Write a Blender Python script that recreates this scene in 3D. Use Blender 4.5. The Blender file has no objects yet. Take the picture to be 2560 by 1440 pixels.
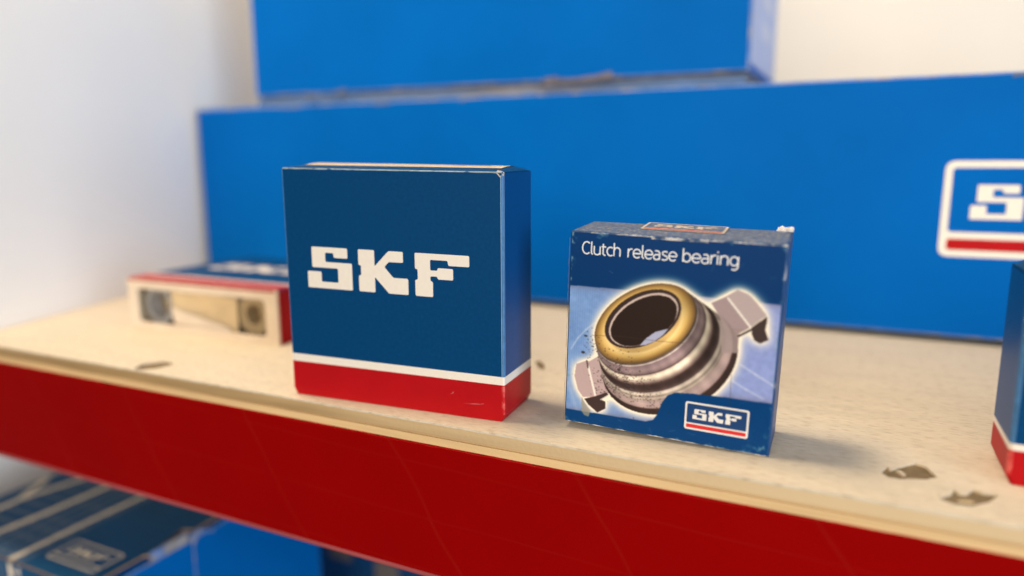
import bpy, bmesh, math, random
import numpy as np
from mathutils import Vector, Matrix
from mathutils.geometry import tessellate_polygon

random.seed(7)
rng = np.random.default_rng(11)
scene = bpy.context.scene
COL = scene.collection

# ------------------------------------------------------------------ camera
cam_d = bpy.data.cameras.new('camera')
cam = bpy.data.objects.new('camera', cam_d)
COL.objects.link(cam)
scene.camera = cam
YAW, PITCH, ROLL = -0.44524, 0.17673, -0.00407
cam.location = (0.29446, -0.23627, 0.10467)
_f = Vector((math.sin(YAW) * math.cos(PITCH), math.cos(YAW) * math.cos(PITCH), -math.sin(PITCH)))
_r = Vector((math.cos(YAW), -math.sin(YAW), 0))
_u = _r.cross(_f)
_r2 = math.cos(ROLL) * _r + math.sin(ROLL) * _u
_u2 = -math.sin(ROLL) * _r + math.cos(ROLL) * _u
cam.rotation_euler = Matrix((_r2, _u2, -_f)).transposed().to_euler()
cam_d.sensor_width = 36.0
cam_d.lens = 1800.5 / 2560 * 36
cam_d.clip_start = 0.01
cam_d.clip_end = 50
cam_d.dof.use_dof = True
cam_d.dof.focus_distance = 0.282
cam_d.dof.aperture_fstop = 2.9

# ------------------------------------------------------------------ light
world = bpy.data.worlds.new('World')
scene.world = world
world.use_nodes = True
bg = world.node_tree.nodes['Background']
bg.inputs[0].default_value = (1.0, 0.94, 0.86, 1)
bg.inputs[1].default_value = 0.15


def area(name, loc, target, size, power, col):
    d = bpy.data.lights.new(name, 'AREA')
    d.shape = 'RECTANGLE'
    d.size, d.size_y = size
    d.energy = power
    d.color = col
    o = bpy.data.objects.new(name, d)
    COL.objects.link(o)
    o.location = loc
    o.rotation_euler = (Vector(target) - Vector(loc)).to_track_quat('-Z', 'Y').to_euler()
    return o


# warm ceiling lamp over the shelf, cool daylight from the room on the right-hand side
area('ceiling_lamp', (-0.08, 0.02, 0.88), (0.0, 0.08, 0.0), (0.22, 0.22), 8.2, (1.0, 0.80, 0.55))
area('room_window', (1.7, -0.85, 0.30), (-0.2, 0.1, 0.1), (0.9, 0.9), 28, (0.78, 0.89, 1.0))
area('front_fill', (0.3, -1.7, 0.55), (0.1, 0.0, 0.0), (1.2, 0.7), 22.5, (1.0, 0.82, 0.60))  # unseen fill added on the viewing side to brighten the fronts

scene.view_settings.view_transform = 'Standard'
scene.view_settings.look = 'None'
scene.view_settings.exposure = 0.0
scene.view_settings.gamma = 1.0
scene.view_settings.use_curve_mapping = False


# ------------------------------------------------------------------ helpers
def lin(r, g, b):
    def f(c):
        c = c / 255.0
        return c / 12.92 if c <= 0.04045 else ((c + 0.055) / 1.055) ** 2.4
    return (f(r), f(g), f(b), 1.0)


def mat(name, base, rough=0.5, spec=0.5, noise=0.0, nscale=60.0, stretch=(1, 1, 1), bump=0.0, bscale=400.0,
        bstretch=(1, 1, 1), dark=None, dscale=30.0, dthr=(0.6, 0.75), bdist=0.0004, coat=0.0):
    """principled paper / paint / wood with an uneven colour, a second tone in patches and a fine relief"""
    m = bpy.data.materials.new(name)
    m.use_nodes = True
    nt = m.node_tree
    N, L = nt.nodes, nt.links
    p = N['Principled BSDF']
    p.inputs['Roughness'].default_value = rough
    p.inputs['Specular IOR Level'].default_value = spec
    p.inputs['Coat Weight'].default_value = coat
    p.inputs['Coat Roughness'].default_value = 0.25
    tc = N.new('ShaderNodeTexCoord')

    def nz(scale, st, detail=4.0):
        mp = N.new('ShaderNodeMapping')
        mp.inputs['Scale'].default_value = st
        L.new(tc.outputs['Object'], mp.inputs[0])
        n = N.new('ShaderNodeTexNoise')
        n.inputs['Scale'].default_value = scale
        n.inputs['Detail'].default_value = detail
        L.new(mp.outputs[0], n.inputs['Vector'])
        return n
    col = None
    rgb = N.new('ShaderNodeRGB')
    rgb.outputs[0].default_value = base
    col = rgb.outputs[0]
    if dark is not None:
        n = nz(dscale, stretch, 6.0)
        r = N.new('ShaderNodeMapRange')
        r.inputs[1].default_value, r.inputs[2].default_value = dthr
        L.new(n.outputs['Fac'], r.inputs[0])
        mx = N.new('ShaderNodeMix')
        mx.data_type = 'RGBA'
        L.new(r.outputs[0], mx.inputs[0])
        L.new(col, mx.inputs[6])
        mx.inputs[7].default_value = dark
        col = mx.outputs[2]
    if noise > 0:
        n = nz(nscale, stretch)
        r = N.new('ShaderNodeMapRange')
        r.inputs[1].default_value, r.inputs[2].default_value = 0.25, 0.75
        r.inputs[3].default_value, r.inputs[4].default_value = 1 - noise, 1 + noise
        L.new(n.outputs['Fac'], r.inputs[0])
        mx = N.new('ShaderNodeVectorMath')
        mx.operation = 'SCALE'
        L.new(col, mx.inputs[0])
        L.new(r.outputs[0], mx.inputs['Scale'])
        col = mx.outputs[0]
    L.new(col, p.inputs['Base Color'])
    if bump > 0:
        n = nz(bscale, bstretch, 3.0)
        b = N.new('ShaderNodeBump')
        b.inputs['Strength'].default_value = bump
        b.inputs['Distance'].default_value = bdist
        L.new(n.outputs['Fac'], b.inputs['Height'])
        L.new(b.outputs[0], p.inputs['Normal'])
    return m


def link(o, parent=None):
    COL.objects.link(o)
    if parent is not None:
        o.parent = parent
    return o


def mesh_obj(name, verts, faces, material, parent=None, smooth=False, mats=None, fmat=None):
    me = bpy.data.meshes.new(name)
    me.from_pydata([tuple(v) for v in verts], [], [tuple(f) for f in faces])
    for m in (mats or [material]):
        me.materials.append(m)
    if fmat is not None:
        me.polygons.foreach_set('material_index', fmat)
    if smooth:
        me.polygons.foreach_set('use_smooth', [True] * len(me.polygons))
    me.update()
    return link(bpy.data.objects.new(name, me), parent)


def thing(name, label, cat, loc=(0, 0, 0), rot=(0, 0, 0), group=None):
    o = bpy.data.objects.new(name, None)
    o.empty_display_size = 0.01
    link(o)
    o.location = loc
    o.rotation_euler = rot
    o['label'] = label
    o['category'] = cat
    if group:
        o['group'] = group
    return o


def round_poly(pts, r, seg=4):
    """2-D polygon with every corner rounded by at most r"""
    out = []
    n = len(pts)
    for i in range(n):
        a, b, c = Vector(pts[i - 1]), Vector(pts[i]), Vector(pts[(i + 1) % n])
        d1, d2 = (a - b), (c - b)
        l1, l2 = d1.length, d2.length
        rr = min(r, l1 * 0.45, l2 * 0.45)
        p, q = b + d1 / l1 * rr, b + d2 / l2 * rr
        for k in range(seg + 1):
            t = k / seg
            out.append(tuple((1 - t) ** 2 * p + 2 * t * (1 - t) * b + t * t * q))
    return out


def rrect(x0, y0, x1, y1, r, seg=6):
    return round_poly([(x0, y0), (x1, y0), (x1, y1), (x0, y1)], r, seg)


class Plane2:
    """a plane with an origin, two axes and a normal: lays flat print a hair above a face"""
    def __init__(self, o, ex, ey):
        self.o, self.ex, self.ey = Vector(o), Vector(ex).normalized(), Vector(ey).normalized()
        self.n = self.ex.cross(self.ey)

    def p(self, u, v, h=0.0):
        return self.o + self.ex * u + self.ey * v + self.n * h


def print_poly(name, plane, polys, h, material, parent):
    """flat printed shapes (list of outlines) as one sheet"""
    V, F = [], []
    for k, poly in enumerate(polys):
        base = len(V)
        V += [plane.p(x, y, h + k * 2e-6) for x, y in poly]
        for t in tessellate_polygon([[Vector((x, y, 0)) for x, y in poly]]):
            a, b, c = (poly[i] for i in t)
            area2 = (b[0] - a[0]) * (c[1] - a[1]) - (b[1] - a[1]) * (c[0] - a[0])
            F.append([base + i for i in (t if area2 > 0 else t[::-1])])
    return mesh_obj(name, V, F, material, parent)


def ribbon(pts, w):
    """outline of a stroked polyline with round-ish ends"""
    P = [Vector(p) for p in pts]
    L, R = [], []
    n = len(P)
    for i in range(n):
        if i == 0:
            d = P[1] - P[0]
        elif i == n - 1:
            d = P[-1] - P[-2]
        else:
            d = (P[i + 1] - P[i]).normalized() + (P[i] - P[i - 1]).normalized()
        d = d.normalized()
        nn = Vector((-d.y, d.x)) * w / 2
        L.append(P[i] + nn)
        R.append(P[i] - nn)
    V = []
    F = []
    for a, b in zip(L, R):
        V += [tuple(a), tuple(b)]
    for i in range(n - 1):
        F.append((2 * i, 2 * i + 1, 2 * i + 3, 2 * i + 2))
    return V, F


def ribbons(name, plane, strokes, w, h, material, parent):
    V, F = [], []
    for k, s in enumerate(strokes):
        v, f = ribbon(s, w)
        b = len(V)
        V += [plane.p(x, y, h + k * 3e-6) for x, y in v]
        F += [[b + i for i in q] for q in f]
    return mesh_obj(name, V, F, material, parent)


def box_mesh(x0, x1, y0, y1, z0, z1):
    V = [(x, y, z) for z in (z0, z1) for y in (y0, y1) for x in (x0, x1)]
    F = [(0, 2, 3, 1), (4, 5, 7, 6), (0, 1, 5, 4), (1, 3, 7, 5), (3, 2, 6, 7), (2, 0, 4, 6)]
    return V, F


def bevel_box(name, dims, material, parent, bev=0.0008, seg=2, wear=None, jitter=0.0):
    """box with rounded edges; the rounded edges can take their own (worn) material"""
    V, F = box_mesh(*dims)
    bm = bmesh.new()
    vs = [bm.verts.new(v) for v in V]
    for f in F:
        bm.faces.new([vs[i] for i in f])
    big = set()
    r = bmesh.ops.bevel(bm, geom=bm.edges[:], offset=bev, segments=seg, affect='EDGES', profile=0.5)
    newf = set(r['faces'])
    me = bpy.data.meshes.new(name)
    me.materials.append(material)
    if wear:
        me.materials.append(wear)
        for f in bm.faces:
            if f in newf:
                f.material_index = 1
    if jitter:
        for v in bm.verts:
            v.co += Vector((random.uniform(-1, 1), random.uniform(-1, 1), random.uniform(-1, 1))) * jitter
    bmesh.ops.recalc_face_normals(bm, faces=bm.faces[:])
    bm.to_mesh(me)
    bm.free()
    return link(bpy.data.objects.new(name, me), parent)


# the three slab letters, in millimetres of the large box print
LET_S = [(2.5, 17.7), (20.7, 17.7), (20.7, 13.4), (13.8, 13.4), (13.6, 15.4), (9.4, 15.4), (9.4, 11.4), (22.8, 11.4), (22.8, 0),
         (0, 0), (0, 7.1), (7.1, 7.1), (7.1, 2.8), (15.7, 2.8), (15.7, 8.9), (2.5, 8.9)]
LET_K = [(26.1, 17.7), (34, 17.7), (34, 11), (40.9, 17.7), (47.7, 17.7), (47.7, 13.2), (40.9, 13.2), (38.7, 11), (42.9, 6.7),
         (49.9, 6.7), (49.9, 0), (40.6, 0), (34, 6.5), (34, 0), (26.1, 0), (26.1, 6.7), (27.3, 6.9), (27.3, 11), (26.1, 11.2)]
LET_F = [(53.2, 17.7), (77.7, 17.7), (77.7, 13.2), (68.4, 13.2), (68.1, 15.2), (60.2, 15.2), (60.2, 10.9), (63.4, 10.9), (63.6, 12),
         (70.5, 12), (70.5, 7.4), (63.6, 7.4), (63.3, 8.5), (60.2, 8.5), (60.2, 6.6), (61.3, 6.2), (61.3, 0), (53.2, 0),
         (53.2, 6.6), (54.4, 6.8), (54.4, 11), (53.2, 11.2)]


def letters(plane, x, y, width, h, material, parent):
    s = width / 77.7
    for L in (LET_S, LET_K, LET_F):
        pts = round_poly([(x + a * s, y + b * s) for a, b in L], 0.62 * s, 3)
        print_poly('letter', plane, [pts], h, material, parent)


def badge(plane, x, y, W, white, blue, red, parent, h=4e-5):
    """framed sign: white plate, blue field, red bar, letters"""
    H = W / 2.05
    lg = print_poly('logo', plane, [rrect(x, y, x + W, y + H, 0.10 * H)], h, white, parent)
    b = 0.07 * H
    print_poly('blue_field', plane, [rrect(x + b, y + 0.26 * H, x + W - b, y + H - b, 0.04 * H)], h + 4e-5, blue, lg)
    print_poly('red_bar', plane, [rrect(x + b, y + b, x + W - b, y + 0.19 * H, 0.03 * H)], h + 4e-5, red, lg)
    letters(plane, x + 0.125 * W, y + 0.40 * H, 0.76 * W, h + 8e-5, white, lg)
    return lg


# ------------------------------------------------------------------ materials
M = {}
M['wall'] = mat('white_wall_paint', (0.84, 0.83, 0.81, 1), 0.75, 0.15, noise=0.02, nscale=9, bump=0.12, bscale=160)
M['wood'] = mat('pale_plywood_face', (0.665, 0.58, 0.45, 1), 0.66, 0.15, noise=0.07, nscale=55, stretch=(0.45, 2.4, 1),
                bump=0.35, bscale=700, bstretch=(0.5, 1.6, 1), dark=(0.47, 0.375, 0.27, 1), dscale=460, dthr=(0.50, 0.76), bdist=0.0004)
M['ply_brown'] = mat('plywood_edge_brown', (0.58, 0.41, 0.22, 1), 0.8, 0.1, noise=0.16, nscale=70, stretch=(0.2, 1, 4), dark=(0.36, 0.24, 0.115, 1), dscale=14, dthr=(0.42, 0.60), bump=0.4, bscale=600)


def tint_along_x(m, col, x0, x1):
    # base colour goes over to col along x
    nt = m.node_tree
    p = nt.nodes['Principled BSDF']
    old = p.inputs['Base Color'].links[0].from_socket
    tc = nt.nodes.new('ShaderNodeTexCoord')
    sp = nt.nodes.new('ShaderNodeSeparateXYZ')
    nt.links.new(tc.outputs['Object'], sp.inputs[0])
    r = nt.nodes.new('ShaderNodeMapRange')
    r.inputs[1].default_value, r.inputs[2].default_value = x0, x1
    nt.links.new(sp.outputs['X'], r.inputs[0])
    mx = nt.nodes.new('ShaderNodeMix')
    mx.data_type = 'RGBA'
    nt.links.new(r.outputs[0], mx.inputs[0])
    nt.links.new(old, mx.inputs[6])
    mx.inputs[7].default_value = col
    nt.links.new(mx.outputs[2], p.inputs['Base Color'])


tint_along_x(M['ply_brown'], (0.66, 0.50, 0.30, 1), 0.08, 0.28)
M['ply_dark'] = mat('plywood_glue_line', (0.42, 0.28, 0.14, 1), 0.85, 0.1, noise=0.25, nscale=90, stretch=(0.2, 1, 3))
tint_along_x(M['ply_dark'], (0.60, 0.44, 0.25, 1), 0.08, 0.28)
M['ply_light'] = mat('plywood_edge_light', (0.72, 0.50, 0.26, 1), 0.75, 0.1, noise=0.12, nscale=80, stretch=(0.2, 1, 4), bump=0.3, bscale=600)
M['gouge'] = mat('torn_veneer_core', (0.21, 0.155, 0.09, 1), 0.9, 0.1, noise=0.35, nscale=700, stretch=(0.4, 1, 1), bump=0.6, bscale=1500)
M['navy'] = mat('navy_print', (0.0002, 0.047, 0.150, 1), 0.48, 0.08, noise=0.11, nscale=650, bump=0.10, bscale=1800)
M['navy_wear'] = mat('worn_navy_crease', (0.05, 0.17, 0.38, 1), 0.5, 0.35, noise=0.25, nscale=300)
M['side_navy_lit'] = mat('navy_print_lit_side', (0.0018, 0.055, 0.200, 1), 0.35, 0.10, noise=0.04, nscale=30, bump=0.05, bscale=1800)  # brighter copy of the navy: stronger light on the sides put into colour
M['cream'] = mat('cream_white_print', (0.78, 0.72, 0.64, 1), 0.5, 0.3, noise=0.03, nscale=500)
M['label_cream'] = mat('cream_label', (0.54, 0.44, 0.32, 1), 0.6, 0.2, noise=0.05, nscale=300)
M['frame_cream'] = mat('cream_carton_end', (0.74, 0.63, 0.51, 1), 0.6, 0.2, noise=0.08, nscale=60)
M['red'] = mat('red_print', (0.40, 0.0040, 0.008, 1), 0.45, 0.12, noise=0.06, nscale=60, bump=0.08, bscale=1800)
M['red_wear'] = mat('worn_red_crease', (0.62, 0.10, 0.09, 1), 0.5, 0.3, dark=(0.47, 0.0065, 0.012, 1), dscale=260, dthr=(0.45, 0.55))
M['blue'] = mat('bright_blue_carton', (0.0, 0.110, 0.425, 1), 0.5, 0.03, noise=0.08, nscale=11, bump=0.30, bscale=14, bdist=0.004)
M['blue_edge'] = mat('rubbed_blue_edge', (0.12, 0.22, 0.50, 1), 0.6, 0.3, noise=0.3, nscale=160, dark=(0.30, 0.29, 0.30, 1), dscale=60, dthr=(0.5, 0.62))
M['card'] = mat('grey_cardboard', (0.13, 0.145, 0.19, 1), 0.85, 0.1, noise=0.25, nscale=120, bump=0.5, bscale=300)
M['card_grey'] = mat('pinkish_grey_cardboard', (0.15, 0.14, 0.17, 1), 0.85, 0.1, noise=0.2, nscale=200)
M['card_brown'] = mat('raw_brown_cardboard', (0.33, 0.215, 0.11, 1), 0.85, 0.1, noise=0.25, nscale=300, bump=0.4, bscale=900)
M['paper'] = mat('torn_white_paper', (0.56, 0.53, 0.52, 1), 0.8, 0.15, noise=0.25, nscale=500, bump=0.5, bscale=900)
M['liner'] = mat('beige_paper_liner', (0.64, 0.50, 0.31, 1), 0.7, 0.2, noise=0.10, nscale=80)
M['ink'] = mat('grey_ink', (0.14, 0.13, 0.13, 1), 0.6, 0.2)
M['steel'] = mat('dull_steel', (0.34, 0.34, 0.35, 1), 0.4, 0.5)
M['steel'].node_tree.nodes['Principled BSDF'].inputs['Metallic'].default_value = 0.3
M['olive'] = mat('olive_brown_board', (0.36, 0.28, 0.17, 1), 0.7, 0.2)
M['lid'] = mat('dark_navy_lid_print', (0.009, 0.082, 0.215, 1), 0.4, 0.2, noise=0.10, nscale=40, bump=0.1, bscale=600)
M['lid_cream'] = mat('cream_line_print', (0.85, 0.76, 0.62, 1), 0.6, 0.2, noise=0.08, nscale=200)
M['lid_soft'] = mat('slate_line_print', (0.10, 0.16, 0.26, 1), 0.5, 0.3, noise=0.08, nscale=100)
M['dust'] = mat('dusty_navy_top', (0.075, 0.115, 0.21, 1), 0.8, 0.15, noise=0.22, nscale=420, dark=(0.19, 0.195, 0.22, 1), dscale=700, dthr=(0.46, 0.66), bump=0.2, bscale=900)
M['clutch_wear'] = mat('scuffed_navy_edge', (0.004, 0.046, 0.15, 1), 0.55, 0.3, dark=(0.34, 0.36, 0.40, 1), dscale=130, dthr=(0.56, 0.70), noise=0.2, nscale=600)
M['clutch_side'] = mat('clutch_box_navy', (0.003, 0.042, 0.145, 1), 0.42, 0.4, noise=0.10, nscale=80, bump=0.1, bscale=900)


def red_panel_material():
    m = mat('red_shelf_laminate', (0.255, 0.0, 0.0003, 1), 0.5, 0.05, noise=0.05, nscale=20, bump=0.05, bscale=700)
    nt = m.node_tree
    N, L = nt.nodes, nt.links
    p = N['Principled BSDF']
    old = p.inputs['Base Color'].links[0].from_socket
    tc = N.new('ShaderNodeTexCoord')
    sep = N.new('ShaderNodeSeparateXYZ')
    L.new(tc.outputs['Object'], sep.inputs[0])

    def mth(op, a, b=None, c=None):
        n = N.new('ShaderNodeMath')
        n.operation = op
        for i, v in enumerate((a, b, c)):
            if v is None:
                continue
            if isinstance(v, (int, float)):
                n.inputs[i].default_value = v
            else:
                L.new(v, n.inputs[i])
        return n.outputs[0]
    wob = N.new('ShaderNodeTexNoise')
    wob.inputs['Scale'].default_value = 14
    L.new(tc.outputs['Object'], wob.inputs['Vector'])
    # slanted scratches, about every 8 cm, and a few that run along the panel
    s1 = mth('ADD', mth('MULTIPLY_ADD', sep.outputs['Z'], 0.62, sep.outputs['X']), mth('MULTIPLY', wob.outputs['Fac'], 0.012))
    k1 = mth('POWER', mth('MAXIMUM', mth('SUBTRACT', 1.0, mth('DIVIDE', mth('ABSOLUTE', mth('SUBTRACT', mth('FRACT', mth('DIVIDE', s1, 0.083)), 0.5)), 0.02)), 0.0), 1.5)
    s2 = mth('ADD', mth('MULTIPLY_ADD', sep.outputs['X'], 0.035, sep.outputs['Z']), mth('MULTIPLY', wob.outputs['Fac'], 0.004))
    k2 = mth('MULTIPLY', mth('MAXIMUM', mth('SUBTRACT', 1.0, mth('DIVIDE', mth('ABSOLUTE', mth('SUBTRACT', mth('FRACT', mth('DIVIDE', s2, 0.0235)), 0.5)), 0.03)), 0.0), 0.6)
    n2 = N.new('ShaderNodeTexNoise')
    n2.inputs['Scale'].default_value = 22
    L.new(tc.outputs['Object'], n2.inputs['Vector'])
    k = mth('MULTIPLY', mth('MAXIMUM', k1, k2), mth('MULTIPLY', n2.outputs['Fac'], 0.28))
    mx = N.new('ShaderNodeMix')
    mx.data_type = 'RGBA'
    L.new(k, mx.inputs[0])
    L.new(old, mx.inputs[6])
    mx.inputs[7].default_value = (0.30, 0.022, 0.012, 1)
    L.new(mx.outputs[2], p.inputs['Base Color'])
    return m


M['red_panel'] = red_panel_material()
M['red_rim'] = mat('light_catching_red_rim', (0.36, 0.075, 0.08, 1), 0.7, 0.2, noise=0.2, nscale=40, stretch=(0.3, 1, 3))  # pinkish tone puts light caught by the rounded bottom edge into colour

# ------------------------------------------------------------------ setting: walls
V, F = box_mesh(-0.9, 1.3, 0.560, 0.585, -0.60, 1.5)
M['wall_back_toned'] = mat('toned_down_back_wall', (0.73, 0.69, 0.635, 1), 0.75, 0.15, noise=0.03, nscale=6, bump=0.12, bscale=160)  # wall toned to cream: weaker, warm light put into its colour
wb = mesh_obj('wall_back', V, F, M['wall_back_toned'])
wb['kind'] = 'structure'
# side wall, splayed a little, standing on the shelf
a0, a1 = Vector((-0.1765, -0.02)), Vector((-0.3280, 0.559))
nn = Vector((a0.y - a1.y, a1.x - a0.x)).normalized()
nn = nn if nn.x < 0 else -nn
q = [a0, a1, a1 + nn * 0.03, a0 + nn * 0.03]
V = [(p.x, p.y, z) for z in (0.0002, 1.5) for p in q]
F = [(0, 1, 2, 3), (4, 7, 6, 5), (0, 4, 5, 1), (1, 5, 6, 2), (2, 6, 7, 3), (3, 7, 4, 0)]
wl = mesh_obj('wall_left', V, F, M['wall'])
wl['kind'] = 'structure'
V, F = box_mesh(-0.34, -0.315, -0.02, 0.559, -0.60, -0.0705)
ws = mesh_obj('wall_below_shelf', V, F, M['wall'])
ws['kind'] = 'structure'

# ------------------------------------------------------------------ shelf
shelf = thing('shelf', 'pale plywood shelf with a scratched red front panel', 'shelf')
SX0, SX1, SD = -0.37, 0.75, 0.559
CH = [
    [(0.3085, 0.0251), (0.3107, 0.0291), (0.3119, 0.0277), (0.3139, 0.0306), (0.319, 0.0354), (0.3218, 0.034), (0.3237, 0.03), (0.3244, 0.0272), (0.3212, 0.0247), (0.3179, 0.024), (0.3135, 0.0221), (0.3107, 0.0223)],
    [(0.3243, 0.0158), (0.3254, 0.013), (0.3279, 0.0151), (0.3293, 0.0186), (0.3304, 0.0167), (0.3325, 0.0172), (0.3345, 0.0208), (0.3364, 0.0195), (0.341, 0.0198), (0.3373, 0.014), (0.3329, 0.0103), (0.3286, 0.0096), (0.3252, 0.0108)],
    [(-0.0340, 0.0022), (-0.0372, 0.0100), (-0.0326, 0.0172), (-0.0240, 0.0172), (-0.0222, 0.0128), (-0.0240, 0.0062), (-0.0280, 0.0022)],
    [(0.1481, 0.0983), (0.1498, 0.1008), (0.1545, 0.0956), (0.1575, 0.0880), (0.154, 0.0889)],
]
CH = [[(sum(p[0] for p in c) / len(c) + 1.08 * (x - sum(p[0] for p in c) / len(c)), sum(p[1] for p in c) / len(c) + (1.3, 1.3, 1.1, 1.1)[i_] * (y - sum(p[1] for p in c) / len(c))) for x, y in c] for i_, c in enumerate(CH)]
VT = 0.0009  # thickness of the top veneer


def rough_loop(pts, k=3, amp=0.00022):
    out = []
    for i in range(len(pts)):
        a, b = Vector(pts[i]), Vector(pts[(i + 1) % len(pts)])
        for j in range(k):
            t = j / k
            p = a.lerp(b, t)
            out.append((p.x + random.uniform(-amp, amp), p.y + random.uniform(-amp, amp)))
    return out


bm = bmesh.new()
# front edge of the veneer is slightly ragged
nf = 240
loop = [(SX0 + (SX1 - SX0) * i / nf, random.uniform(-0.00025, 0.00025)) for i in range(nf + 1)] + [(SX1, SD), (SX0, SD)]
loops = [loop] + [rough_loop(c) for c in CH]
edges = []
for lp in loops:
    vs = [bm.verts.new((x, y, 0.0)) for x, y in lp]
    for i in range(len(vs)):
        edges.append(bm.edges.new((vs[i], vs[(i + 1) % len(vs)])))
bmesh.ops.triangle_fill(bm, edges=edges, use_beauty=True, use_dissolve=False)
for f in bm.faces:
    f.normal_update()
    if f.normal.z < 0:
        f.normal_flip()
ext = bmesh.ops.extrude_edge_only(bm, edges=edges)
for v in [g for g in ext['geom'] if isinstance(g, bmesh.types.BMVert)]:
    v.co.z = -VT
me = bpy.data.meshes.new('top_veneer')
bm.to_mesh(me)
bm.free()
me.materials.append(M['wood'])
veneer = link(bpy.data.objects.new('top_veneer', me), shelf)
# core under the veneer: its top shows in the torn patches
V, F = box_mesh(SX0, SX1, 0.0004, SD, -0.0052, -VT - 0.0001)
mesh_obj('plywood_layer', V, F, M['ply_brown'], shelf)
V, F = box_mesh(SX0, SX1, 0.0009, SD, -0.0063, -0.0053)
mesh_obj('glue_line', V, F, M['ply_dark'], shelf)
V, F = box_mesh(SX0, SX1, 0.0001, SD, -0.0096, -0.0064)
mesh_obj('plywood_layer', V, F, M['ply_light'], shelf)
for c in CH:
    lp = [(0.0, 0.0)] * 0 + rough_loop(c, 2, 0.0)
    cx = sum(p[0] for p in lp) / len(lp)
    cy = sum(p[1] for p in lp) / len(lp)
    V = [(x + (x - cx) * 0.03, y + (y - cy) * 0.03, -VT + 0.00003) for x, y in lp]
    print_poly('torn_patch', Plane2((0, 0, -VT + 0.00004), (1, 0, 0), (0, 1, 0)), [[(v[0], v[1]) for v in V]], 0, M['gouge'], shelf)
# a splinter left standing in the larger patch, thin fibres round it
spl = [(0.3131, 0.0283), (0.3145, 0.0281), (0.3159, 0.0255), (0.3148, 0.0253)]
V = [(x, y, -0.0001) for x, y in spl] + [(x, y, -VT) for x, y in spl]
F = [(3, 2, 1, 0), (0, 1, 5, 4), (1, 2, 6, 5), (2, 3, 7, 6), (3, 0, 4, 7)]
mesh_obj('splinter', V, F, M['wood'], shelf)
spl2 = [(0.3287, 0.0108), (0.3303, 0.0128), (0.3330, 0.0134), (0.3345, 0.0128), (0.3328, 0.0110)]
print_poly('splinter', Plane2((0, 0, -0.0004), (1, 0, 0), (0, 1, 0)), [spl2], 0, M['liner'], shelf)

# red front panel with a rounded lower rim
V, F = box_mesh(SX0, SX1, -0.0006, 0.018, -0.0672, -0.0097)
npan = 200
bm = bmesh.new()
rows = []
for i in range(npan + 1):
    x = SX0 + (SX1 - SX0) * i / npan
    dz = random.uniform(-0.00025, 0.00025)
    if abs(x + 0.058) < 0.003:
        dz -= 0.0011
    rows.append([bm.verts.new(p) for p in ((x, 0.018, -0.0097), (x, 0.0002, -0.0097 + dz), (x, -0.0006, -0.0102 + dz), (x, -0.0006, -0.0670), (x, 0.018, -0.0670))])
for a, b in zip(rows, rows[1:]):
    for j in range(4):
        bm.faces.new((a[j], a[j + 1], b[j + 1], b[j]))
bmesh.ops.recalc_face_normals(bm, faces=bm.faces[:])
me = bpy.data.meshes.new('front_panel')
bm.to_mesh(me)
bm.free()
me.materials.append(M['red_panel'])
link(bpy.data.objects.new('front_panel', me), shelf)
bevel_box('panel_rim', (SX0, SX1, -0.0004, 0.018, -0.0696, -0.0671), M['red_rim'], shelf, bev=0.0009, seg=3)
V, F = box_mesh(SX0, SX1, 0.0185, 0.40, -0.016, -0.0098)
mesh_obj('board_underside', V, F, M['ply_light'], shelf)

# ------------------------------------------------------------------ long blue carton at the back
LB = (-0.2365, 0.64, 0.2326, 0.372, 0.0, 0.1493)
long_box = thing('long_carton', 'long bright blue carton lying along the back of the shelf, framed logo at its right', 'carton', (LB[0], LB[2], 0))
lw, ld, lh = LB[1] - LB[0], LB[3] - LB[2], LB[5]
V, F = box_mesh(0.010, lw - 0.010, 0.045, ld - 0.010, 0.0002, 0.0037)
mesh_obj('shadow_gap_base', V, F, M['card'], long_box)  # added base, set well back so a shadow band forms below the carton
bevel_box('carton_body', (0, lw, 0, ld, 0.0038, lh), M['blue'], long_box, bev=0.0013, seg=3, wear=M['blue_edge'])
PL = Plane2((0, -0.00002, 0), (1, 0, 0), (0, 0, 1))
badge(PL, 0.3375 - LB[0], 0.0500, 0.1085, M['cream'], M['blue'], M['red'], long_box)
# scuffed strip of liner along the top front edge, short rough lengths
for x0, x1 in ((0.10, 0.118), (0.19, 0.206), (0.265, 0.271), (0.60, 0.612), (0.68, 0.687)):
    lp = rough_loop([(x0, lh - 0.0030), (x1, lh - 0.0024), (x1 - 0.002, lh - 0.0011), (x0 + 0.001, lh - 0.0010)], 4, 0.0004)
    print_poly('scuff', PL, [lp], 3e-5, M['card'], long_box)

# ------------------------------------------------------------------ upper blue carton
UB = (-0.1660, 0.2297, 0.2328, 0.368, 0.1493, 0.300)
upper = thing('upper_carton', 'bright blue carton stacked on top of the long one, cut off at the top', 'carton', (UB[0], UB[2], UB[4]))
uw, ud, uh = UB[1] - UB[0], UB[3] - UB[2], UB[5] - UB[4]
bevel_box('carton_body', (0, uw, 0, ud, 0.0076, uh), M['blue'], upper, bev=0.0012, seg=3, wear=M['blue_edge'])
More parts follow.
